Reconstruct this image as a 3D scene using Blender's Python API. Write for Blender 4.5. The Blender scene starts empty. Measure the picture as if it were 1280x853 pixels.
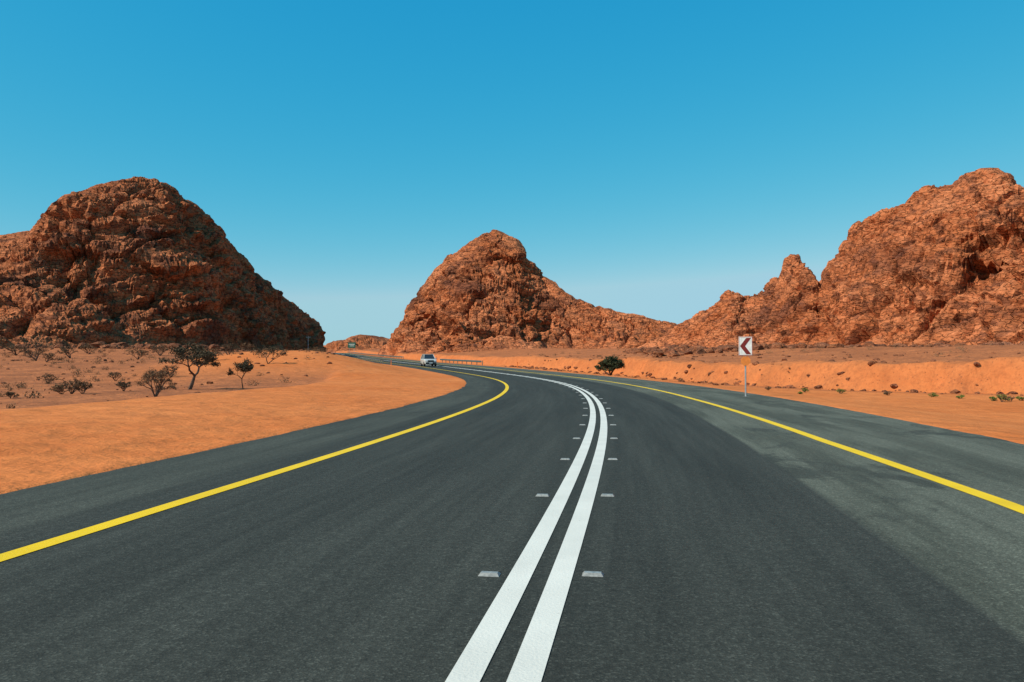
import bpy, math, random
import numpy as np
from mathutils import Vector
random.seed(7); rng=np.random.default_rng(7)
R=math.radians
scene=bpy.context.scene
scene.view_settings.view_transform='Standard'; scene.view_settings.look='None'
scene.view_settings.exposure=0; scene.view_settings.gamma=1

# ---------------------------------------------------------------- noise
def sstep(a,b,x):
    t=np.clip((x-a)/(b-a),0,1); return t*t*(3-2*t)
def _h(ix,iy,iz,seed):
    h=(ix.astype(np.uint32)*np.uint32(374761393)+iy.astype(np.uint32)*np.uint32(668265263)
       +iz.astype(np.uint32)*np.uint32(2147483647)+np.uint32((seed*974634777+12345)&0xffffffff))
    h=(h^(h>>np.uint32(13)))*np.uint32(1274126177); h^=h>>np.uint32(16)
    h=h*np.uint32(2246822519); h^=h>>np.uint32(13)
    return h
def gnoise(x,y,z,seed=0):
    x=np.asarray(x,dtype=np.float64);y=np.asarray(y,dtype=np.float64)+0*x;z=np.asarray(z,dtype=np.float64)+0*x
    xi=np.floor(x);yi=np.floor(y);zi=np.floor(z)
    fx=x-xi;fy=y-yi;fz=z-zi
    xi=xi.astype(np.int64);yi=yi.astype(np.int64);zi=zi.astype(np.int64)
    u=fx**3*(fx*(fx*6-15)+10);v=fy**3*(fy*(fy*6-15)+10);w=fz**3*(fz*(fz*6-15)+10)
    out=0
    for a in (0,1):
        for b in (0,1):
            for c in (0,1):
                h=_h(xi+a,yi+b,zi+c,seed)
                gx=(h&1023)/511.5-1;gy=((h>>np.uint32(10))&1023)/511.5-1;gz=((h>>np.uint32(20))&1023)/511.5-1
                d=gx*(fx-a)+gy*(fy-b)+gz*(fz-c)
                out=out+d*(u if a else 1-u)*(v if b else 1-v)*(w if c else 1-w)
    return out*1.3
def fbm(x,y,z,seed=0,octv=4,gain=.5,ridged=False):
    a=1;f=1;o=0;n=0
    for i in range(octv):
        g=gnoise(x*f+i*7.3,y*f+i*3.1,z*f,seed+i)
        if ridged: g=1-2*np.abs(g)
        o=o+a*g;n+=a;a*=gain;f*=2.03
    return o/n
def worley(x,y,z,seed=0):
    xi=np.floor(x).astype(np.int64);yi=np.floor(y).astype(np.int64);zi=np.floor(z).astype(np.int64)
    F1=np.full(x.shape,9.);F2=np.full(x.shape,9.);ID=np.zeros(x.shape);T=np.zeros(x.shape)
    for a in (-1,0,1):
        for b in (-1,0,1):
            for c in (-1,0,1):
                h=_h(xi+a,yi+b,zi+c,seed); h2=_h(xi+a,yi+b,zi+c,seed+99)
                px=xi+a+(h&1023)/1023.;py=yi+b+((h>>np.uint32(10))&1023)/1023.;pz=zi+c+((h>>np.uint32(20))&1023)/1023.
                dx=x-px;dy=y-py;dz=z-pz
                d=np.sqrt(dx*dx+dy*dy+dz*dz)
                n=d<F1
                F2=np.where(n,F1,np.minimum(F2,d))
                ID=np.where(n,(h2&1023)/1023.,ID)
                tl=dx*(((h2>>np.uint32(10))&1023)/511.5-1)+dy*.4+dz*(((h2>>np.uint32(20))&1023)/511.5-1)
                T=np.where(n,tl,T)
                F1=np.where(n,d,F1)
    return F1,F2,ID,T

# ---------------------------------------------------------------- mesh helper
def mk(name,verts,faces,mats,smooth=False,parent=None,fmat=None,attrs=None,loc=None):
    me=bpy.data.meshes.new(name)
    verts=np.asarray(verts,dtype=np.float32)
    if isinstance(faces,np.ndarray):
        nf,k=faces.shape
        me.vertices.add(len(verts)); me.vertices.foreach_set('co',verts.ravel())
        me.loops.add(nf*k); me.loops.foreach_set('vertex_index',faces.astype(np.int32).ravel())
        me.polygons.add(nf); me.polygons.foreach_set('loop_start',np.arange(0,nf*k,k,dtype=np.int32))
        me.update(calc_edges=True)
    else:
        me.from_pydata([tuple(map(float,v)) for v in verts],[],faces); me.update()
    if not isinstance(mats,(list,tuple)): mats=[mats]
    for m in mats: me.materials.append(m)
    if fmat is not None: me.polygons.foreach_set('material_index',np.asarray(fmat,dtype=np.int32))
    me.polygons.foreach_set('use_smooth',np.full(len(me.polygons),smooth))
    if attrs:
        for k2,v in attrs.items():
            at=me.attributes.new(k2,'FLOAT','POINT'); at.data.foreach_set('value',np.asarray(v,dtype=np.float32).ravel())
    me.validate()
    ob=bpy.data.objects.new(name,me); scene.collection.objects.link(ob)
    if loc is not None: ob.location=loc
    if parent: ob.parent=parent
    return ob
def empty(name,loc=(0,0,0),rz=0):
    e=bpy.data.objects.new(name,None); e.location=loc; e.rotation_euler=(0,0,rz)
    scene.collection.objects.link(e); return e
def gridfaces(ni,nj):
    i,j=np.meshgrid(np.arange(ni-1),np.arange(nj-1),indexing='ij')
    a=(i*nj+j).ravel()
    return np.stack([a,a+nj,a+nj+1,a+1],1)
def bevelbox(name,c,s,mat,parent=None,bev=.02,rot=None):
    import bmesh
    bm=bmesh.new(); bmesh.ops.create_cube(bm,size=1)
    for v in bm.verts: v.co=Vector((v.co.x*s[0],v.co.y*s[1],v.co.z*s[2]))
    if bev>0: bmesh.ops.bevel(bm,geom=bm.edges[:],offset=min(bev,min(s)*.45),segments=2,affect='EDGES')
    me=bpy.data.meshes.new(name); bm.to_mesh(me); bm.free(); me.materials.append(mat)
    ob=bpy.data.objects.new(name,me); ob.location=c
    if rot: ob.rotation_euler=rot
    scene.collection.objects.link(ob)
    if parent: ob.parent=parent
    return ob
def cyl(name,c,r,h,mat,parent=None,rot=None,seg=20):
    import bmesh
    bm=bmesh.new(); bmesh.ops.create_cone(bm,cap_ends=True,segments=seg,radius1=r,radius2=r,depth=h)
    me=bpy.data.meshes.new(name); bm.to_mesh(me); bm.free(); me.materials.append(mat)
    ob=bpy.data.objects.new(name,me); ob.location=c
    if rot: ob.rotation_euler=rot
    scene.collection.objects.link(ob)
    if parent: ob.parent=parent
    return ob

# ---------------------------------------------------------------- material helper
class NT:
    def __init__(s,name):
        s.m=bpy.data.materials.new(name); s.m.use_nodes=True; s.t=s.m.node_tree; s.n=s.t.nodes; s.l=s.t.links
        s.b=s.n['Principled BSDF']; s.b.inputs['Roughness'].default_value=.9
        s.b.inputs['Specular IOR Level'].default_value=.2
    def new(s,ty,**kw):
        nd=s.n.new(ty)
        for k,v in kw.items():
            if hasattr(nd,k): setattr(nd,k,v)
            else: nd.inputs[k].default_value=v
        return nd
    def link(s,a,b): s.l.new(a,b)
    def coord(s,scale=(1,1,1),rot=(0,0,0),src='Object'):
        tc=s.new('ShaderNodeTexCoord'); mp=s.new('ShaderNodeMapping')
        mp.inputs['Scale'].default_value=scale; mp.inputs['Rotation'].default_value=rot
        s.link(tc.outputs[src],mp.inputs['Vector']); return mp.outputs[0]
    def noise(s,vec,scale,detail=4,rough=.5,dist=0):
        n=s.new('ShaderNodeTexNoise'); n.inputs['Scale'].default_value=scale; n.inputs['Detail'].default_value=detail
        n.inputs['Roughness'].default_value=rough; n.inputs['Distortion'].default_value=dist
        s.link(vec,n.inputs['Vector']); return n.outputs['Fac']
    def voro(s,vec,scale,feature='F1',out='Distance'):
        n=s.new('ShaderNodeTexVoronoi'); n.feature=feature; n.inputs['Scale'].default_value=scale
        s.link(vec,n.inputs['Vector']); return n.outputs[out]
    def ramp(s,fac,pts):
        r=s.new('ShaderNodeValToRGB'); e=r.color_ramp.elements
        while len(e)<len(pts): e.new(.5)
        for q,(p,c) in zip(e,pts):
            q.position=p; q.color=(c if len(c)==4 else (*c,1)) if isinstance(c,(tuple,list)) else (c,c,c,1)
        s.link(fac,r.inputs[0]); return r.outputs[0]
    def mix(s,f,a,b,mode='MIX'):
        m=s.new('ShaderNodeMix',data_type='RGBA',blend_type=mode)
        for sock,v in ((m.inputs['Factor'],f),(m.inputs[6],a),(m.inputs[7],b)):
            if isinstance(v,bpy.types.NodeSocket): s.link(v,sock)
            elif isinstance(v,(tuple,list)): sock.default_value=(*v[:3],1)
            else: sock.default_value=v
        return m.outputs[2]
    def math(s,op,a,b=0.0):
        m=s.new('ShaderNodeMath',operation=op)
        for i,v in enumerate((a,b)):
            if isinstance(v,bpy.types.NodeSocket): s.link(v,m.inputs[i])
            else: m.inputs[i].default_value=v
        return m.outputs[0]
    def attr(s,name):
        a=s.new('ShaderNodeAttribute'); a.attribute_name=name; return a.outputs['Fac']
    def bump(s,h,strength,dist,prev=None):
        b=s.new('ShaderNodeBump'); b.inputs['Strength'].default_value=strength; b.inputs['Distance'].default_value=dist
        s.link(h,b.inputs['Height'])
        if prev is not None: s.link(prev,b.inputs['Normal'])
        return b.outputs[0]
    def color(s,c):
        if isinstance(c,tuple): s.b.inputs['Base Color'].default_value=(*c,1)
        else: s.link(c,s.b.inputs['Base Color'])
    def normal(s,n): s.link(n,s.b.inputs['Normal'])

def simple(name,c,rough=.5,metal=0,spec=.4,var=.15,scale=8):
    t=NT(name); v=t.coord(); n=t.noise(v,scale,4)
    col=t.mix(t.ramp(n,[(.3,0.),(.7,1.)]),tuple(x*(1-var) for x in c),tuple(min(1,x*(1+var)) for x in c))
    t.color(col); t.b.inputs['Roughness'].default_value=rough; t.b.inputs['Metallic'].default_value=metal
    t.b.inputs['Specular IOR Level'].default_value=spec
    return t.m

def rock_mat(name,base,light,dark,fs=1.0):
    t=NT(name); v=t.coord()
    vt=t.coord(scale=(.6,.8,1.7),rot=(R(8),R(22),R(10)))
    n1=t.noise(v,.06*fs,4,.6,.6); n2=t.noise(vt,.30*fs,6,.65,.4); n3=t.noise(v,2.0*fs,5,.7)
    c=t.mix(t.ramp(n1,[(.38,0.),(.62,1.)]),base,light)
    c=t.mix(t.math('MULTIPLY',t.ramp(n2,[(.49,0.),(.61,1.)]),.70),c,dark)
    c=t.mix(t.math('MULTIPLY',t.attr('varnish'),.78),c,dark)
    c=t.mix(t.ramp(n3,[(.3,0.),(.75,1.)]),t.mix(1.,c,(.60,.57,.57),'MULTIPLY'),t.mix(1.,c,(1.25,1.22,1.2),'MULTIPLY'))
    t.color(c)
    nn=t.new('ShaderNodeTexNoise'); nn.inputs['Scale'].default_value=.5; nn.inputs['Detail'].default_value=3
    t.link(vt,nn.inputs['Vector']); mm=t.new('ShaderNodeVectorMath',operation='MULTIPLY_ADD')
    t.link(nn.outputs['Color'],mm.inputs[0]); mm.inputs[1].default_value=(2.5,2.5,2.5); t.link(vt,mm.inputs[2])
    e2=t.voro(mm.outputs[0],.6*fs,'DISTANCE_TO_EDGE')
    b=t.bump(t.ramp(e2,[(0.,0.),(.07,1.)]),1.,.4)
    b=t.bump(t.noise(vt,.8*fs,7,.6),.9,.6,b)
    t.normal(b); t.b.inputs['Specular IOR Level'].default_value=.08
    return t.m

# ---------------------------------------------------------------- road geometry functions
Yd=np.arange(-300,6001,1.0)
def gsm(a,s):
    k=np.exp(-.5*(np.arange(-4*s,4*s+1)/s)**2); k/=k.sum()
    p=np.pad(a,4*s,mode='edge'); return np.convolve(p,k,'valid')
M_=gsm(np.interp(Yd,[-300,0,10,20,30,40,50,60,70,80,100,130,400,480,900],[.18,.165,.147,.107,.062,.012,-.05,-.11,-.17,-.212,-.25,-.266,-.272,-.31,-.36]),4)
X_=np.concatenate([[0],np.cumsum((M_[1:]+M_[:-1])/2)]); X_+= -.087-np.interp(3.48,Yd,X_)
Z_=gsm(np.interp(Yd,[-300,50,70,88,120,160,250,350,450,600],[0,0,.08,.25,.68,1.1,2.4,4.1,6.2,8]),9)
Xc=lambda Y:np.interp(Y,Yd,X_); Mc=lambda Y:np.interp(Y,Yd,M_); Zr=lambda Y:np.interp(Y,Yd,Z_)
S=lambda Y:np.sqrt(1+Mc(Y)**2)
EL=6.0; ER=7.2
BY=[-60,20,35,40,47,56,80,120,200,400]; BO=[36,26,19,14.5,9.5,6.5,6,7,7,7]

def G(X,Y,full=False):
    X=np.asarray(X,dtype=float);Y=np.asarray(Y,dtype=float)
    o=(X-Xc(Y))/S(Y); rz=Zr(Y)
    t=-o-EL; t2=o-ER
    nz=fbm(X*.05,Y*.05,0,3,4); nf=fbm(X*.35,Y*.35,0,11,4)
    md=sstep(50,92,Y)*(1-sstep(170,240,Y))
    wob=nz*5
    mound=2.15*sstep(.8,14,t+nz*1.5)*md*(1-.6*sstep(18+wob,32+wob,t))
    scrub=2.9*sstep(45,190,Y)*sstep(8,42,t)
    lz=rz+.015+.14*sstep(0,6,t)+np.maximum(mound,scrub)-.3*sstep(9+wob*.4,10.2+wob*.4,t)*(1-sstep(50,80,Y))
    lz=lz+nf*.07*sstep(.2,3,t)+nz*.45*sstep(4,25,t)
    nr=fbm(X*.9,Y*.5,0,15,3,.5,True)
    bo=np.interp(Y,BY,BO)+nz*3+nf*1.3+nr*.6
    bank=1.6*sstep(0,1.4,t2-bo)
    rzr=rz+.015-.35*sstep(.3,5,t2)+bank*(1+.4*nz)+nf*.06*sstep(.3,3,t2)+nz*.3*sstep(5,25,t2)+nf*.5*sstep(0,1,t2-bo)*(1-sstep(2,6,t2-bo))+1.5*sstep(4,40,t2-bo)*sstep(40,90,Y)
    side=np.where(o<0,lz,rzr)
    e=np.where(o<0,t,t2)
    en=gnoise(X*.6,Y*.6,0,21)*.08+gnoise(X*3.1,Y*3.1,0,22)*.05
    w=sstep(-.2,.1,e+en)
    z=(rz-.06)*(1-w)+side*w
    if full:
        sm=sstep(8.6+wob*.4,10.3+wob*.4,t+nf*2)*(1-sstep(50,75,Y)*(1-sstep(20,30,t+nf*4)))
        sr=.5*sstep(-.5,.6,t2-bo)+.4*sstep(1.2,3.5,t2-bo+nf*2)+.7*np.exp(-((t2-bo+1.2+nf*2)/1.1)**2)*(1-sstep(60,80,Y))
        return z,np.where(o<0,sm,np.clip(sr,0,1))
    return z

# ---------------------------------------------------------------- ground
def spaced(segs):
    out=[]
    for a,b,st in segs: out+=list(np.arange(a,b,st))
    out.append(segs[-1][1]); return np.array(out)
def geo(a,b,st,f):
    o=[a];
    while o[-1]<b: o.append(o[-1]+st); st*=f
    return np.array(o)
uR=np.concatenate([spaced([(0,5.5,1.1),(5.6,8.2,.12),(8.2,34,.3),(34,60,.8)])[:-1],geo(60,4200,1.5,1.12)])
uL=-np.concatenate([spaced([(5.4,7.2,.12),(7.2,34,.35),(34,60,.8)])[:-1],geo(60,4200,1.5,1.12)])
us=np.concatenate([uL[::-1],spaced([(-5,-1,1.)]),uR])
ys=np.concatenate([-geo(60,800,5,1.3)[::-1],spaced([(-58,0,2.),(0,3,.5),(3,60,.25),(60,120,.5),(120,260,1.5)])[:-1],geo(260,4500,3,1.025)])
YY,UU=np.meshgrid(ys,us,indexing='ij'); XX=Xc(YY)+UU
GZ,GM=G(XX,YY,True)
t=NT('desert_ground_mat'); v=t.coord()
sand=t.mix(t.ramp(t.noise(v,.12,5,.6),[(.3,0.),(.7,1.)]),(.64,.178,.046),(.74,.240,.072))
sand=t.mix(t.ramp(t.noise(v,1.3,6,.65),[(.35,0.),(.7,1.)]),t.mix(1.,sand,(.82,.77,.76),'MULTIPLY'),sand)
dirt=t.mix(t.ramp(t.noise(v,.25,7,.7,.5),[(.38,0.),(.66,1.)]),(.34,.112,.044),(.60,.195,.070))
dirt=t.mix(t.ramp(t.noise(v,3.,6,.75),[(.46,0.),(.62,1.)]),dirt,(.24,.085,.040))
peb=t.voro(v,4.5,'F1'); 
dirt=t.mix(t.ramp(peb,[(.10,1.),(.19,0.)]),dirt,(.15,.08,.055))
t.color(t.mix(t.attr('scrub'),sand,dirt))
b=t.bump(t.noise(v,.8,7,.6),.8,.32); b=t.bump(t.noise(v,9,5,.7),.55,.05,b); 
b=t.bump(t.math('MULTIPLY',t.ramp(peb,[(.1,1.),(.25,0.)]),t.attr('scrub')),.7,.06,b)
t.normal(b); t.b.inputs['Specular IOR Level'].default_value=.05
ground=mk('desert_ground',np.stack([XX,YY,GZ],-1).reshape(-1,3),gridfaces(len(ys),len(us))[:,::-1],t.m,True,attrs={'scrub':GM})

# ---------------------------------------------------------------- road
ry=np.concatenate([spaced([(-58,0,2.),(0,60,.5),(60,200,1.),(200,1000,4.)])])
def strip(name,f0,f1,dz,mat,y0=-58,y1=1000,n=2):
    yy=ry[(ry>=y0)&(ry<=y1)]
    f0_=f0(yy) if callable(f0) else f0+0*yy; f1_=f1(yy) if callable(f1) else f1+0*yy
    k=np.linspace(0,1,n)
    off=f0_[:,None]*(1-k)+f1_[:,None]*k
    x=Xc(yy)[:,None]+off*S(yy)[:,None]; y=yy[:,None]+0*off; z=Zr(yy)[:,None]+dz+0*off
    return mk(name,np.stack([x,y,z],-1).reshape(-1,3),gridfaces(len(yy),n)[:,::-1],mat,True,attrs={'off':off,'sy':y})
t=NT('asphalt_mat'); v=t.coord()
cx=t.new('ShaderNodeCombineXYZ'); t.link(t.attr('off'),cx.inputs[0]); t.link(t.attr('sy'),cx.inputs[1])
def cm(sc):
    mp=t.new('ShaderNodeMapping'); mp.inputs['Scale'].default_value=sc; t.link(cx.outputs[0],mp.inputs[0]); return mp.outputs[0]
offw=t.math('ADD',t.attr('off'),t.math('MULTIPLY',t.math('SUBTRACT',t.noise(cm((1,.25,1)),1.,3),.5),.06))
seam=t.ramp(t.math('MULTIPLY',t.math('SUBTRACT',offw,2.5),12.),[(0.,0.),(1.,1.)])
darkc=t.mix(t.ramp(t.noise(cm((1.3,.06,1)),1.,4),[(.35,0.),(.65,1.)]),(.038,.038,.030),(.052,.052,.041))
lightc=t.mix(t.ramp(t.noise(cm((.9,.12,1)),1.,5,.6,.5),[(.40,0.),(.56,1.)]),(.076,.077,.056),(.116,.117,.086))
lightc=t.mix(t.ramp(t.noise(cm((.5,.30,1)),1.,6,.65,1.),[(.56,0.),(.62,1.)]),lightc,(.060,.061,.046))
c=t.mix(seam,darkc,lightc)
c=t.mix(t.math('MULTIPLY',t.ramp(t.math('MULTIPLY',t.math('ADD',offw,4.3),-3.),[(0.,0.),(1.,1.)]),.3),c,lightc)
sp=t.voro(v,85,'F1','Color'); spb=t.new('ShaderNodeSeparateColor'); t.link(sp,spb.inputs[0])
c=t.mix(1.,c,t.ramp(spb.outputs[0],[(0.,.68),(.8,1.05),(.93,1.4),(1.,1.7)]),'MULTIPLY')
c=t.mix(1.,c,t.ramp(t.noise(v,14,5,.7),[(.3,.80),(.7,1.24)]),'MULTIPLY')
c=t.mix(1.,c,t.ramp(t.noise(cm((6,.25,1)),1.,3,.6),[(.3,.84),(.7,1.16)]),'MULTIPLY')
t.color(c)
b=t.bump(t.voro(v,85,'F1'),.4,.006); b=t.bump(t.noise(v,30,4),.4,.008,b); t.normal(b)
t.b.inputs['Roughness'].default_value=.88; t.b.inputs['Specular IOR Level'].default_value=.15
strip('asphalt_road',-EL-.1,ER+.1,0,t.m,n=24)
def paint(name,col,wear):
    t=NT(name); v=t.coord()
    n=t.noise(v,26,6,.75); g=t.noise(v,1.5,4)
    c=t.mix(t.ramp(n,[(.28,1.),(.37,0.)]),col,wear)
    c=t.mix(t.ramp(g,[(.3,0.),(.7,1.)]),t.mix(1.,c,(.86,.86,.86),'MULTIPLY'),c)
    t.color(c); t.normal(t.bump(t.noise(v,60,4),.5,.006)); t.b.inputs['Roughness'].default_value=.6; return t.m
wp=paint('white_paint',(.76,.705,.60),(.33,.32,.28)); yp=paint('yellow_paint',(.90,.55,.006),(.5,.34,.03))
for o in (-.132,.132): strip('white_centre_line',o-.075,o+.075,.005,wp)
LO=lambda Y:-np.interp(Y,[0,8,30,60],[3.85,3.85,3.65,3.6]); RO=lambda Y:np.interp(Y,[0,8,14,30,60],[4.3,4.22,4.0,3.75,3.65])
strip('yellow_edge_line',lambda Y:LO(Y)-.09,lambda Y:LO(Y)+.09,.005,yp)
strip('yellow_edge_line',lambda Y:RO(Y)-.1,lambda Y:RO(Y)+.1,.005,yp)
sv=[];sf=[]
prof=[(-.07,-.045,0),(.07,-.045,0),(.07,.045,0),(-.07,.045,0),(-.055,-.02,.018),(.055,-.02,.018),(.055,.02,.018),(-.055,.02,.018)]
fc=[(4,5,6,7),(0,1,5,4),(1,2,6,5),(2,3,7,6),(3,0,4,7)]
for k in range(-6,34):
    y=5.26+3.07*k
    for o in (-.335,.335):
        a=-math.atan(Mc(y)); cx0=Xc(y)+o*S(y); z=Zr(y)+.001
        b0=len(sv)
        for p in prof:
            sv.append((cx0+p[0]*math.cos(a)-p[1]*math.sin(a),y+p[0]*math.sin(a)+p[1]*math.cos(a),z+p[2]))
        sf+=[tuple(b0+i for i in f) for f in fc]
mk('road_studs',sv,sf,simple('stud_ceramic',(.27,.26,.23),.35,0,.5,.3,40))

# ---------------------------------------------------------------- hills
F=996.
def ridge(pts):  # (bearing px, top px, depth) survey of the skyline -> world X,Y,H
    X=[];Y=[];H=[]
    for x,y,d in pts:
        X.append((x-640)/F*d);Y.append(d);H.append((452-y)/F*d+1.4)
    X=np.array(X);Y=np.array(Y);H=np.array(H)
    n=220; s=np.concatenate([[0],np.cumsum(np.hypot(np.hypot(np.diff(X),np.diff(Y)),np.diff(H)))]); q=np.linspace(0,s[-1],n)
    return np.interp(q,s,X),np.interp(q,s,Y),np.interp(q,s,H)
def hill(name,pts,bounds,step,mat,k=1.1,ax=2.0,r=6,seed=0,cut=None,amp=1.0,bed=22,strata=1.0,gul=1.0,warp=1.0,crest=.4,ter_a=.55):
    rx,ryy,rh=ridge(pts)
    x=np.arange(bounds[0],bounds[1],step); y=np.arange(bounds[2],bounds[3],step)
    YY,XX=np.meshgrid(y,x,indexing='ij')
    ry_i=np.interp(XX,rx[np.argsort(rx)],ryy[np.argsort(rx)])
    front=sstep(2,20,np.abs(ry_i-YY))*warp
    wx=XX+(.3+5.2*front)*gnoise(XX*.04,YY*.04,0,seed+1)+(.3+1.7*front)*gnoise(XX*.15,YY*.15,0,seed+2)
    wy=YY+(1+8*front)*gnoise(XX*.035,YY*.035,5,seed+3)
    kk=k*(1+.45*gnoise(XX*.04,YY*.03,9,seed+4))
    E=np.full(XX.shape,-99.)
    rg=G(rx,ryy)-.8
    for i in range(len(rx)):
        d=np.sqrt((ax*(wx-rx[i]))**2+(wy-ryy[i])**2+r*r)-r
        E=np.maximum(E,(rh[i]-rg[i])-kk*d)
    gl=fbm(XX*.045,YY*.016,0,seed+5,5,.55,True)
    far=sstep(0,20,E)
    gg=(gl-.42)*18*amp*gul
    gg=np.where(gg>0,gg*.25,gg)
    E=E+gg*far*sstep(3,26,ry_i-YY)
    lv=10.0; ph=(E+ .28*XX+3.5*fbm(XX*.05,YY*.05,0,seed+7,3))/lv
    fr=ph-np.floor(ph); ter=(np.floor(ph)+sstep(.30,.78,fr))-ph
    E=E+(ter-.1)*lv*ter_a*far*sstep(4,20,ry_i-YY)
    E=3.0*np.log1p(np.exp(np.clip(E/3.0,-20,30)))-.35
    E=np.where(E<0,E*4,E)
    if cut is not None:
        cc=cut(XX,YY); E=E*cc-1.5*(1-cc)
    edge=np.minimum.reduce([XX-x[0],x[-1]-XX,YY-y[0],y[-1]-YY]); E=np.minimum(E,edge*1.5-1)
    g0=G(XX,YY)-.8
    gy,gx=np.gradient(E,step)
    nl=np.sqrt(gx*gx+gy*gy+1); nx,ny,nz=-gx/nl,-gy/nl,1/nl
    P=[XX,YY,g0+E]
    b_=R(bed); ca,sa=math.cos(b_),math.sin(b_)
    wp=[P[i]+3.0*fbm(XX*.09,YY*.09,P[2]*.09,seed+20+i,4) for i in range(3)]
    qx=wp[0]*ca+wp[2]*sa; qz=-wp[0]*sa+wp[2]*ca; qy=wp[1]
    rf=crest+(1-crest)*sstep(4,24,np.abs(ry_i-YY))
    disp=0; var=0
    for sc,am,sd in ((19.,3.4,30),(8.,2.3,31),(3.6,1.15,32),(1.6,.40,33)):
        if sc<step*3.5: continue
        F1,F2,ID,T=worley(qx/(sc*1.5),qy/sc,qz/(sc*.75),seed+sd)
        ed=sstep(0,.12,F2-F1)
        mod=.25+1.5*sstep(-.3,.45,gnoise(XX/(sc*4),YY/(sc*4),P[2]/(sc*4),seed+sd+7)) if sc<15 else 1
        q=am*mod*((ID-.5)*.8+T*.75+(ed-.9)*.7-(F1-.45)*.2)
        disp=disp+(q*rf if sc>3 else q)
        if 2<sc<15: var=var+(ID-.5)*.4
    disp=disp+1.7*strata*rf*fbm(qx*.03,qy*.05,qz*.33,seed+51,4,.5,True)+.6*rf*fbm(XX*.3,YY*.3,P[2]*.3,seed+50,4,.5,True)-1.2*rf
    mk_=amp*np.clip((E+.2)/6,.0,1)
    mk_=np.where(E>0,np.maximum(mk_,.08),0)
    disp=disp*mk_
    P[0]=P[0]+nx*disp;P[1]=P[1]+ny*disp;P[2]=P[2]+nz*disp
    vn=sstep(.08,.45,fbm(XX*.03,YY*.03,P[2]*.05,seed+60,4)+var*.5)
    V=np.stack(P,-1).reshape(-1,3)
    Fc=gridfaces(len(y),len(x))[:,::-1]
    keep=(E>-2.5).ravel(); Fc=Fc[keep[Fc].any(1)]
    used=np.unique(Fc); mp=np.full(len(V),-1); mp[used]=np.arange(len(used))
    return mk(name,V[used],mp[Fc],mat,False,attrs={'varnish':vn.ravel()[used]})
rm1=rock_mat('red_rock_mat',(.43,.132,.050),(.53,.182,.074),(.115,.042,.027))
rm2=rock_mat('red_rock_warm_mat',(.49,.152,.056),(.61,.212,.088),(.13,.047,.029))
u_=lambda X,Y:(X-Xc(Y))/S(Y)
hill('rocky_hill',[(-620,400,220),(-400,330,225),(-200,300,232),(0,294,243),(30,290,244),(50,287,246),(60,280,249),(75,266,252),(100,243,254),(130,229,257),(165,221,260),(200,227,267),(230,246,275),(260,271,285),(290,309,300),(310,334,310),(340,361,325),(370,383,342),(400,405,360),(416,430,375)],
     (-300,-62,150,420),.40,rm1,k=.92,ax=2.2,seed=100,cut=lambda X,Y:sstep(8.5,12.5,-u_(X,Y)),strata=1.6,crest=.22,ter_a=.45)
hill('rocky_hill',[(470,444,338),(490,420,336),(505,398,335),(520,370,334),(545,334,333),(575,307,332),(600,293,330),(620,285,330),(643,296,328),(655,311,326),(680,341,322),(700,357,318),(720,371,314),(745,380,310),(790,389,305),(830,399,300),(870,410,295),(920,425,290)],
     (-66,110,235,385),.36,rm2,k=1.1,ax=2.5,r=4,seed=200,cut=lambda X,Y:sstep(9.5,13,u_(X,Y)),gul=1.35,bed=-20,crest=.33)
hill('rocky_hill',[(800,440,255),(835,415,250),(860,401,245),(885,386,240),(905,377,237),(915,359,235),(926,374,233),(950,368,231),(972,358,228),(984,336,226),(993,316,225),(1001,336,223),(1016,360,220),(1036,342,214),(1055,315,208),(1063,288,205),(1075,273,202),(1100,262,198),(1125,255,194),(1150,240,190),(1165,231,188),(1195,228,184),(1203,218,182),(1240,211,180),(1258,225,180),(1280,235,180),(1400,225,182),(1600,260,185),(1900,330,190)],
     (22,200,95,285),.34,rm2,k=.90,ax=3.2,r=2,seed=300,cut=lambda X,Y:sstep(14,22,u_(X,Y)),bed=28,gul=1.2,crest=.3)
hill('distant_rocky_hill',[(380,440,640),(425,424,640),(450,418,650),(470,420,655),(490,424,660),(560,436,660)],
     (-190,-30,560,760),1.3,rm2,k=.8,ax=1.6,seed=400,amp=.7)

# ---------------------------------------------------------------- scattered rocks
import bmesh
bm=bmesh.new(); bmesh.ops.create_icosphere(bm,subdivisions=2,radius=1)
bv=np.array([v.co[:] for v in bm.verts]); bf=np.array([[v.index for v in f.verts] for f in bm.faces]); bm.free()
def rocks(name,X,Y,sz,mat):
    n=len(X); Z=G(X,Y)
    V=[];Fs=[]
    for i in range(n):
        s=sz[i]; k=bv*np.array([1+.5*rng.random(),.8+.4*rng.random(),.55+.3*rng.random()])
        d=1+.35*gnoise(bv[:,0]*1.3+i*3.7,bv[:,1]*1.3,bv[:,2]*1.3,5)+.0
        for _ in range(3):
            pn=rng.normal(size=3); pn/=np.linalg.norm(pn); q=k@pn; k=k-np.outer(np.clip(q-.6,0,None),pn)
        a=rng.random()*6.28; c,s_=math.cos(a),math.sin(a)
        k=k*d[:,None]; k=np.stack([k[:,0]*c-k[:,1]*s_,k[:,0]*s_+k[:,1]*c,k[:,2]],1)*s
        V.append(k+np.array([X[i],Y[i],Z[i]+s*.12])); Fs.append(bf+i*len(bv))
    return mk(name,np.concatenate(V),np.concatenate(Fs),mat,False,attrs={'varnish':np.repeat(.8*rng.random(n)**2,len(bv))})
rs=rock_mat('loose_rock_mat',(.38,.14,.06),(.52,.2,.1),(.16,.065,.04),fs=4)
n=1100; Y=16+rng.random(n)**1.4*170; X=Xc(Y)-EL-(11+rng.random(n)**1.2*75)
rocks('scattered_rocks',X,Y,.03+.12*rng.random(n)**3*(1+Y/80),rs)
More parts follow.
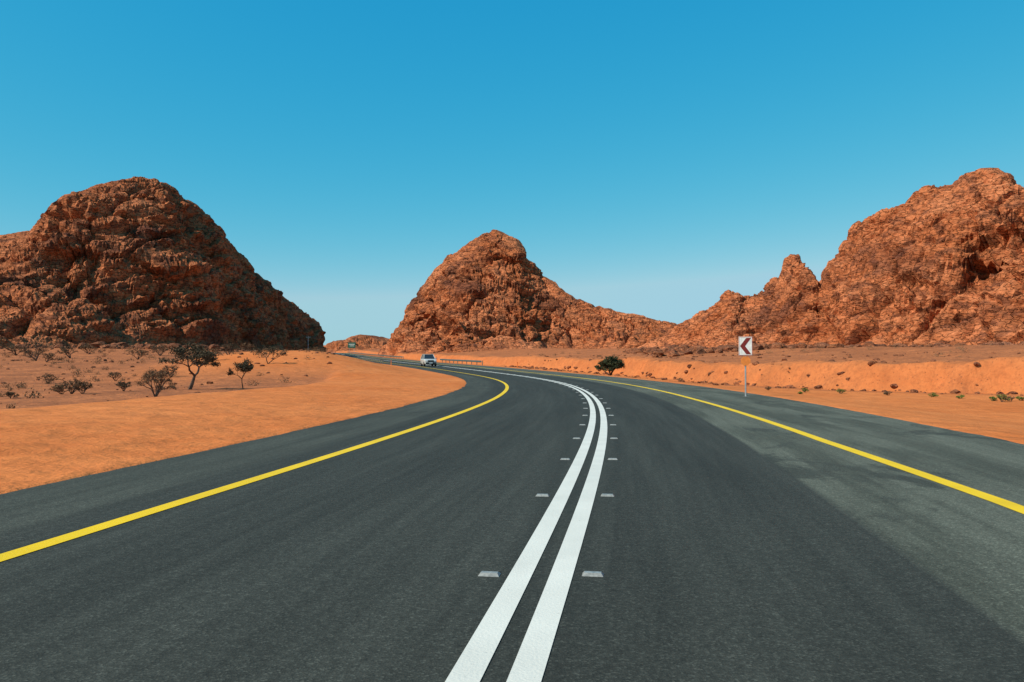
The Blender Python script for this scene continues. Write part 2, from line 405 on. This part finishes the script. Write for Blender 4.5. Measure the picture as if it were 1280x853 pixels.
n=1200; Y=25+rng.random(n)**1.2*110; bo=np.interp(Y,BY,BO)
X=Xc(Y)+ER+bo+np.where(rng.random(n)<.5,rng.normal(size=n)*.9+.3,3+rng.random(n)*25)
rocks('scattered_rocks',X,Y,.03+.12*rng.random(n)**3*(1+Y/80),rs)
n=900; X=50+rng.random(n)*90-30; Y=112+rng.random(n)*40; k=u_(X,Y)>14
rocks('boulder_field',X[k],Y[k],.2+.9*rng.random(k.sum())**3,rs)
n=500; X=-60-rng.random(n)*110; Y=165+rng.random(n)*45
rocks('boulder_field',X,Y,.3+1.3*rng.random(n)**3,rs)

# ---------------------------------------------------------------- vegetation
bark=simple('dry_bark',(.10,.06,.042),.9,0,.1,.3,20)
leafm=simple('acacia_foliage',(.075,.055,.03),.8,0,.1,.45,3)
dryleaf=simple('dry_twig_foliage',(.17,.095,.05),.9,0,.05,.35,5)
greenm=simple('green_bush_foliage',(.05,.052,.022),.8,0,.1,.45,3)
grn2=simple('green_tuft_foliage',(.13,.16,.03),.8,0,.1,.35,5)
def tube(V,Fc,FM,p0,p1,r0,r1,m=0,k=4):
    d=(p1-p0); 
    if d.length<1e-5: return
    d.normalize(); a=d.orthogonal().normalized(); b=d.cross(a); n0=len(V)
    for p,r in ((p0,r0),(p1,r1)):
        for i in range(k):
            an=2*math.pi*i/k; V.append(tuple(p+a*(r*math.cos(an))+b*(r*math.sin(an))))
    for i in range(k):
        j=(i+1)%k; Fc.append((n0+i,n0+j,n0+k+j,n0+k+i)); FM.append(m)
def leafq(V,Fc,FM,rnd,p,s,m=1):
    d=Vector((rnd.gauss(0,1),rnd.gauss(0,1),rnd.gauss(0,1))).normalized(); a=d.orthogonal().normalized()
    n0=len(V); V.append(tuple(p-d*s));V.append(tuple(p+a*s*.45));V.append(tuple(p+d*s));V.append(tuple(p-a*s*.45))
    Fc.append((n0,n0+1,n0+2,n0+3)); FM.append(m)
def tree(name,x,y,h,spread,seed,leaves,mats,trunk=.25,stems=1,ls=.045,lev=5,flat=.6,width=None):
    rnd=random.Random(seed); V=[];Fc=[];FM=[];tips=[]
    z=float(G(np.array([x]),np.array([y]))[0])-.05
    def grow(p,d,L,r,l):
        segs=3; q=p
        for i in range(segs):
            d=(d+Vector((rnd.gauss(0,.16),rnd.gauss(0,.16),rnd.gauss(0,.1)))).normalized()
            q2=q+d*(L/segs); tube(V,Fc,FM,q,q2,r*(1-i*.12),r*(1-(i+1)*.12),0,5 if l>2 else 3); q=q2
            if l<=2: tips.append(q.copy())
        if l<=0: return
        nb=rnd.choice((2,3,3)); a0=rnd.random()*6.283
        for bi in range(nb):
            a=a0+bi*6.283/nb+rnd.gauss(0,.3); s=.5+.4*rnd.random()
            nd=(d+Vector((math.cos(a)*s*spread,math.sin(a)*s*spread,rnd.uniform(-.25,.35)*flat))).normalized()
            grow(q,nd,L*rnd.uniform(.62,.85),r*.62,l-1)
    for s_ in range(stems):
        a=rnd.random()*6.283; k=.1 if stems==1 else .7
        grow(Vector((0,0,0)),Vector((math.cos(a)*k,math.sin(a)*k,1)).normalized(),h*trunk,h*.022,lev)
    mz=max(v[2] for v in V); sc=h/mz; sx=sc
    if width:
        xs=[v[0] for v in V]; sx=width/(max(xs)-min(xs))
    V=[(a*sx,b*sx,c*sc) for a,b,c in V]; tips=[Vector((t.x*sx,t.y*sx,t.z*sc)) for t in tips]
    for _ in range(leaves):
        p=rnd.choice(tips); leafq(V,Fc,FM,rnd,p+Vector((rnd.gauss(0,.07),rnd.gauss(0,.07),rnd.gauss(0,.05)))*h*.5,ls*rnd.uniform(.6,1.4))
    return mk(name,V,Fc,mats,False,fmat=FM,loc=(x,y,z))
def place(px,d): return (px-640)/F*d
tree('acacia_tree',place(237,44),44,2.55,1.0,31,4600,[bark,leafm],.24,1,.05,5,width=2.9)
tree('acacia_tree',place(304,46),46,1.75,1.0,9,1900,[bark,leafm],.3,1,.045,5,width=1.35)
tree('dry_bush',place(195,34.5),34.5,1.3,1.0,3,2600,[bark,dryleaf],.25,6,.028,4,width=1.5)
tree('green_bush',place(763,78),78,1.95,1.0,14,8000,[bark,greenm],.22,8,.08,4,width=2.9)
tree('acacia_tree',place(335,70),70,1.5,1.1,15,900,[bark,leafm],.25,2,.05,4)
i=0
for px,d,h in [(90,37,.85),(104,37.5,.65),(78,37,.6),(155,40,.55),(45,95,2.2),(58,90,1.2),(88,110,1.9),(172,105,1.6),(15,33,.35),(215,60,1.0),(262,75,1.4),(285,90,1.6),(20,120,1.8),(110,125,1.8),(200,120,1.8),(-60,40,1.2),(60,55,.8),(145,58,.7),(310,120,1.6)]:
    i+=1; tree('dry_shrub',place(px,d),d,h,1.1,20+i,700,[bark,random.choice([dryleaf,dryleaf,leafm])],.25,5,.03*max(1,d/50),3)
for px,d,h in [(1252,34,.4),(1262,34.5,.28),(1240,35,.25),(1165,38.5,.28),(1110,41,.28),(1050,43,.32),(1005,44,.3),(960,47,.3),(1000,42,.2),(1200,37,.22),(850,64,.4),(1275,35,.25)]:
    i+=1; tree('green_tuft',place(px,d),d,h,1.1,20+i,500,[bark,grn2 if i%3 else dryleaf],.25,7,.025,2)
V=[];Fc=[];FM=[];rnd=random.Random(5)
Yr=22+rng.random(360)**.9*150; Xr=Xc(Yr)-EL-12-rng.random(360)**1.2*90
Yr2=60+rng.random(50)*120; Xr2=Xc(Yr2)+ER+16+rng.random(50)*50
for x,y in list(zip(Xr,Yr))+list(zip(Xr2,Yr2)):
    z=float(G(np.array([x]),np.array([y]))[0]); h=rnd.uniform(.1,.5)*min(1,.3+y/80)
    for _ in range(90):
        d=Vector((rnd.gauss(0,.6),rnd.gauss(0,.6),abs(rnd.gauss(.5,.4)))); p=Vector((x,y,z))+d*h
        leafq(V,Fc,FM,rnd,p,.12*h+.012,0)
mk('desert_scrub',V,Fc,[dryleaf],False,fmat=FM)

# ---------------------------------------------------------------- chevron sign
steel=simple('galvanised_steel',(.42,.43,.43),.45,.6,.5); white=simple('sign_white',(.78,.76,.70),.4); red=simple('sign_red',(.42,.03,.018),.4)
dred=simple('chevron_dark_red',(.20,.022,.016),.4)
orange=simple('sign_orange',(.75,.22,.04),.5); black=simple('black_rubber',(.02,.02,.02),.7)
sy=32.; sx=place(932,sy); sz=float(G(np.array([sx]),np.array([sy]))[0])
sg=empty('chevron_sign',(sx,sy,sz),R(-6))
topz=1.4+(452-421)/F*sy-sz
cyl('post',(0,.03,topz/2-.1),.032,topz+.2,steel,sg)
bevelbox('backing_panel',(0,-.01,topz-.38),(.54,.02,.76),white,sg,.006)
def plate(name,pts,y,mat,par,th=.004):
    V=[(x,y,z) for x,z in pts]+[(x,y-th,z) for x,z in pts]; n=len(pts)
    Fc=[tuple(range(n)),tuple(range(2*n-1,n-1,-1))]+[(i,i+n,(i+1)%n+n,(i+1)%n) for i in range(n)]
    return mk(name,V,Fc,mat,parent=par)
c0=topz-.38
plate('dark_chevron',[(-.22,c0),(.03,c0+.33),(.22,c0+.33),(-.02,c0),(.22,c0-.33),(.03,c0-.33)],-.021,dred,sg)
for nm,x0,x1,z0,z1 in (('border_left',-.262,-.25,c0-.37,c0+.37),('border_right',.25,.262,c0-.37,c0+.37),('border_top',-.249,.249,c0+.358,c0+.37),('border_bottom',-.249,.249,c0-.37,c0-.358)):
    plate(nm,[(x0,z0),(x1,z0),(x1,z1),(x0,z1)],-.021,red,sg)
for zz in (c0+.22,c0-.22): bevelbox('clamp',(0,.02,zz),(.2,.05,.04),steel,sg,.004)
d=.2; cz=topz-.98
plate('round_sign_back',[(d*math.cos(a*math.pi/4+math.pi/8),cz+d*math.sin(a*math.pi/4+math.pi/8)) for a in range(8)],-.012,orange,sg,.012)
bevelbox('footing',(0,.03,.0),(.3,.3,.12),simple('concrete',(.35,.3,.26),.9),sg,.02)

# ---------------------------------------------------------------- guardrails
def guardrail(name,off,y0,y1):
    yy=np.arange(y0,y1,2.); prof=[(0,.45),(.06,.50),(.06,.56),(0,.61),(.06,.66),(.06,.72),(0,.77)]
    sg_=-1 if off>0 else 1
    V=[];Fc=[]
    for y in yy:
        for a,h in prof: V.append((Xc(y)+(off+sg_*a)*S(y),y,Zr(y)+h))
    k=len(prof)
    for i in range(len(yy)-1):
        for j in range(k-1): Fc.append((i*k+j,i*k+j+1,(i+1)*k+j+1,(i+1)*k+j))
    for y in yy[::2]:
        x=Xc(y)+(off-sg_*.1)*S(y); z=Zr(y); n0=len(V)
        for dz in (-.6,.78):
            for dx,dy in ((-.06,-.08),(.06,-.08),(.06,.08),(-.06,.08)): V.append((x+dx,y+dy,z+dz))
        for f in ((0,1,5,4),(1,2,6,5),(2,3,7,6),(3,0,4,7),(4,5,6,7)): Fc.append(tuple(n0+q for q in f))
    return mk(name,V,Fc,railm)
railm=simple('weathered_rail',(.13,.15,.13),.6,.4,.3)
guardrail('guardrail',-6.5,140,190)
guardrail('guardrail',7.6,128,168)
guardrail('guardrail',7.6,225,460)
guardrail('guardrail',-6.5,240,420)

# ---------------------------------------------------------------- far signs / poles
y=455.; x=float(Xc(y))+10; z=float(G(np.array([x]),np.array([y]))[0])
gs=empty('green_guide_sign',(x,y,z)); bevelbox('panel',(0,0,4.6),(4.4,.12,3.2),simple('sign_green',(.01,.10,.06),.5),gs,.03)
plate('legend_bar',[(-1.7,4.9),(1.7,4.9),(1.7,5.2),(-1.7,5.2)],-.07,white,gs); plate('legend_bar_lower',[(-1.2,4.0),(1.4,4.0),(1.4,4.25),(-1.2,4.25)],-.07,white,gs)
for q in (-1.4,1.4): cyl('post',(q,.13,2.8),.08,6,steel,gs)
for y,px in ((292,385),(335,392)):
    x=place(px,y); z=float(G(np.array([x]),np.array([y]))[0])
    p=empty('utility_pole',(x,y,z)); cyl('mast',(0,0,3.6),.11,7.4,steel,p); bevelbox('crossarm',(0,0,6.8),(1.6,.12,.12),steel,p,.01)
    for q in (-.7,0,.7): cyl('insulator',(q,0,6.98),.05,.25,white,p)
for y,o in ((108,8.0),(125,-6.8)):
    x=float(Xc(y)+o*S(y)); z=float(G(np.array([x]),np.array([float(y)]))[0])
    p=empty('marker_post',(x,y,z)); bevelbox('post',(0,0,.4),(.1,.05,.9),orange,p,.01); bevelbox('reflector',(0,-.028,.68),(.07,.012,.12),red,p,.003)

# ---------------------------------------------------------------- car (SUV, oncoming, white)
cy=120.; cxx=float(Xc(cy)-1.9*S(cy)); car=empty('white_suv_car',(cxx,cy,float(Zr(cy))+.002),math.atan(-Mc(cy)))
carp=simple('car_paint_white',(.46,.46,.43),.25,0,.5,.03); glass=simple('car_glass',(.02,.025,.03),.08,0,.6); chrome=simple('chrome',(.55,.55,.56),.2,.9); lampm=simple('headlamp',(.8,.8,.78),.15,0,.6); plastic=simple('dark_plastic',(.03,.03,.03),.6)
secs=[(-2.35,.40,.78,.70,.78,.80),(-2.2,.32,.98,.88,.98,.85),(-1.2,.30,1.08,.93,1.10,.86),(-1.1,.30,1.10,.94,1.12,.86),(1.9,.30,1.12,.94,1.14,.86),(2.25,.34,1.10,.90,1.12,.82),(2.35,.45,1.0,.82,1.02,.78)]
V=[];Fc=[]
for yv,zb,zs,hw,zt,hwt in secs:
    V+=[(-hw*.92,yv,zb),(-hw,yv,zb+.2),(-hw,yv,zs-.1),(-hwt,yv,zt),(hwt,yv,zt),(hw,yv,zs-.1),(hw,yv,zb+.2),(hw*.92,yv,zb)]
for i in range(len(secs)-1):
    for j in range(8): Fc.append((i*8+j,i*8+(j+1)%8,(i+1)*8+(j+1)%8,(i+1)*8+j))
Fc+=[tuple(range(7,-1,-1)),tuple((len(secs)-1)*8+j for j in range(8))]
body=mk('body',V,Fc,carp,True,car); bv_=body.modifiers.new('b','BEVEL'); bv_.width=.04; bv_.segments=2
V=[(-.84,-1.15,1.1),(.84,-1.15,1.1),(.84,2.2,1.1),(-.84,2.2,1.1),(-.66,-.35,1.74),(.66,-.35,1.74),(.66,1.85,1.74),(-.66,1.85,1.74)]
cab=mk('cabin_glass',V,[(0,1,5,4),(1,2,6,5),(2,3,7,6),(3,0,4,7),(4,5,6,7)],glass,False,car)
bevelbox('roof',(0,.75,1.77),(1.4,2.35,.09),carp,car,.04)
def pillar(a,b,nm):
    V=[];Fc=[];FM=[]; tube(V,Fc,FM,Vector(a),Vector(b),.05,.05,0,6); mk(nm,V,Fc,carp,True,car)
for s_ in (-1,1):
    pillar((.85*s_,-1.15,1.1),(.67*s_,-.35,1.75),'a_pillar'); pillar((.85*s_,.5,1.1),(.68*s_,.5,1.75),'b_pillar'); pillar((.85*s_,2.2,1.1),(.67*s_,1.85,1.75),'d_pillar')
    bevelbox('headlight',(.66*s_,-2.27,.82),(.34,.16,.18),lampm,car,.03); bevelbox('mirror',(1.02*s_,-.95,1.18),(.2,.12,.17),carp,car,.04)
    bevelbox('tail_light',(.8*s_,2.33,.95),(.16,.06,.3),red,car,.02); bevelbox('roof_rail',(.6*s_,.75,1.85),(.04,1.9,.05),plastic,car,.01)
    for yv in (-1.45,1.45):
        cyl('wheel',(.82*s_,yv,.36),.36,.24,black,car,(0,R(90),0),24); cyl('rim',(.945*s_,yv,.36),.21,.02,chrome,car,(0,R(90),0),16)
bevelbox('grille',(0,-2.36,.78),(.9,.06,.26),plastic,car,.02); bevelbox('lower_bumper',(0,-2.33,.45),(1.5,.14,.24),plastic,car,.03)
bevelbox('number_plate',(0,-2.42,.5),(.5,.02,.12),white,car,.003)

# ---------------------------------------------------------------- light, sky
el=R(41); az=R(-118)
sd=Vector((math.sin(az)*math.cos(el),math.cos(az)*math.cos(el),math.sin(el)))
sl=bpy.data.lights.new('sun','SUN'); sl.energy=5.0; sl.angle=R(.5); sl.color=(1,.94,.82)
so=bpy.data.objects.new('sun',sl); so.rotation_euler=sd.to_track_quat('Z','Y').to_euler(); so.location=(-50,-30,80); scene.collection.objects.link(so)
w=bpy.data.worlds.new('World'); scene.world=w; w.use_nodes=True; nt=w.node_tree
bg=nt.nodes['Background']; sk=nt.nodes.new('ShaderNodeTexSky'); sk.sky_type='NISHITA'; sk.sun_disc=False
sk.sun_elevation=el; sk.sun_rotation=az; sk.air_density=1.0; sk.dust_density=.3; sk.ozone_density=2.0; sk.altitude=900
sp=nt.nodes.new('ShaderNodeSeparateColor'); cb=nt.nodes.new('ShaderNodeCombineColor')
nt.links.new(sk.outputs[0],sp.inputs[0])
def M(op,a,b):
    m=nt.nodes.new('ShaderNodeMath'); m.operation=op; nt.links.new(a,m.inputs[0]); m.inputs[1].default_value=b; return m.outputs[0]
for i,(tint,p,a,mxv) in enumerate(((.62,2.2,7.5,.36),(1.15,.58,.79,.62),(1.0,.25,.80,.80))):
    o=M('MINIMUM',M('MULTIPLY',M('POWER',M('MULTIPLY',sp.outputs[i],.1*tint),p),a),mxv)
    nt.links.new(M('MULTIPLY',o,10.),cb.inputs[i])
nt.links.new(cb.outputs[0],bg.inputs[0]); bg.inputs[1].default_value=.1

cam=bpy.data.cameras.new('camera'); cam.lens=28; cam.sensor_width=36; cam.clip_end=9000; cam.clip_start=.05
co=bpy.data.objects.new('camera',cam); co.location=(0,0,1.4); co.rotation_euler=(R(90)+math.atan(25.5/F),0,0)
scene.collection.objects.link(co); scene.camera=co
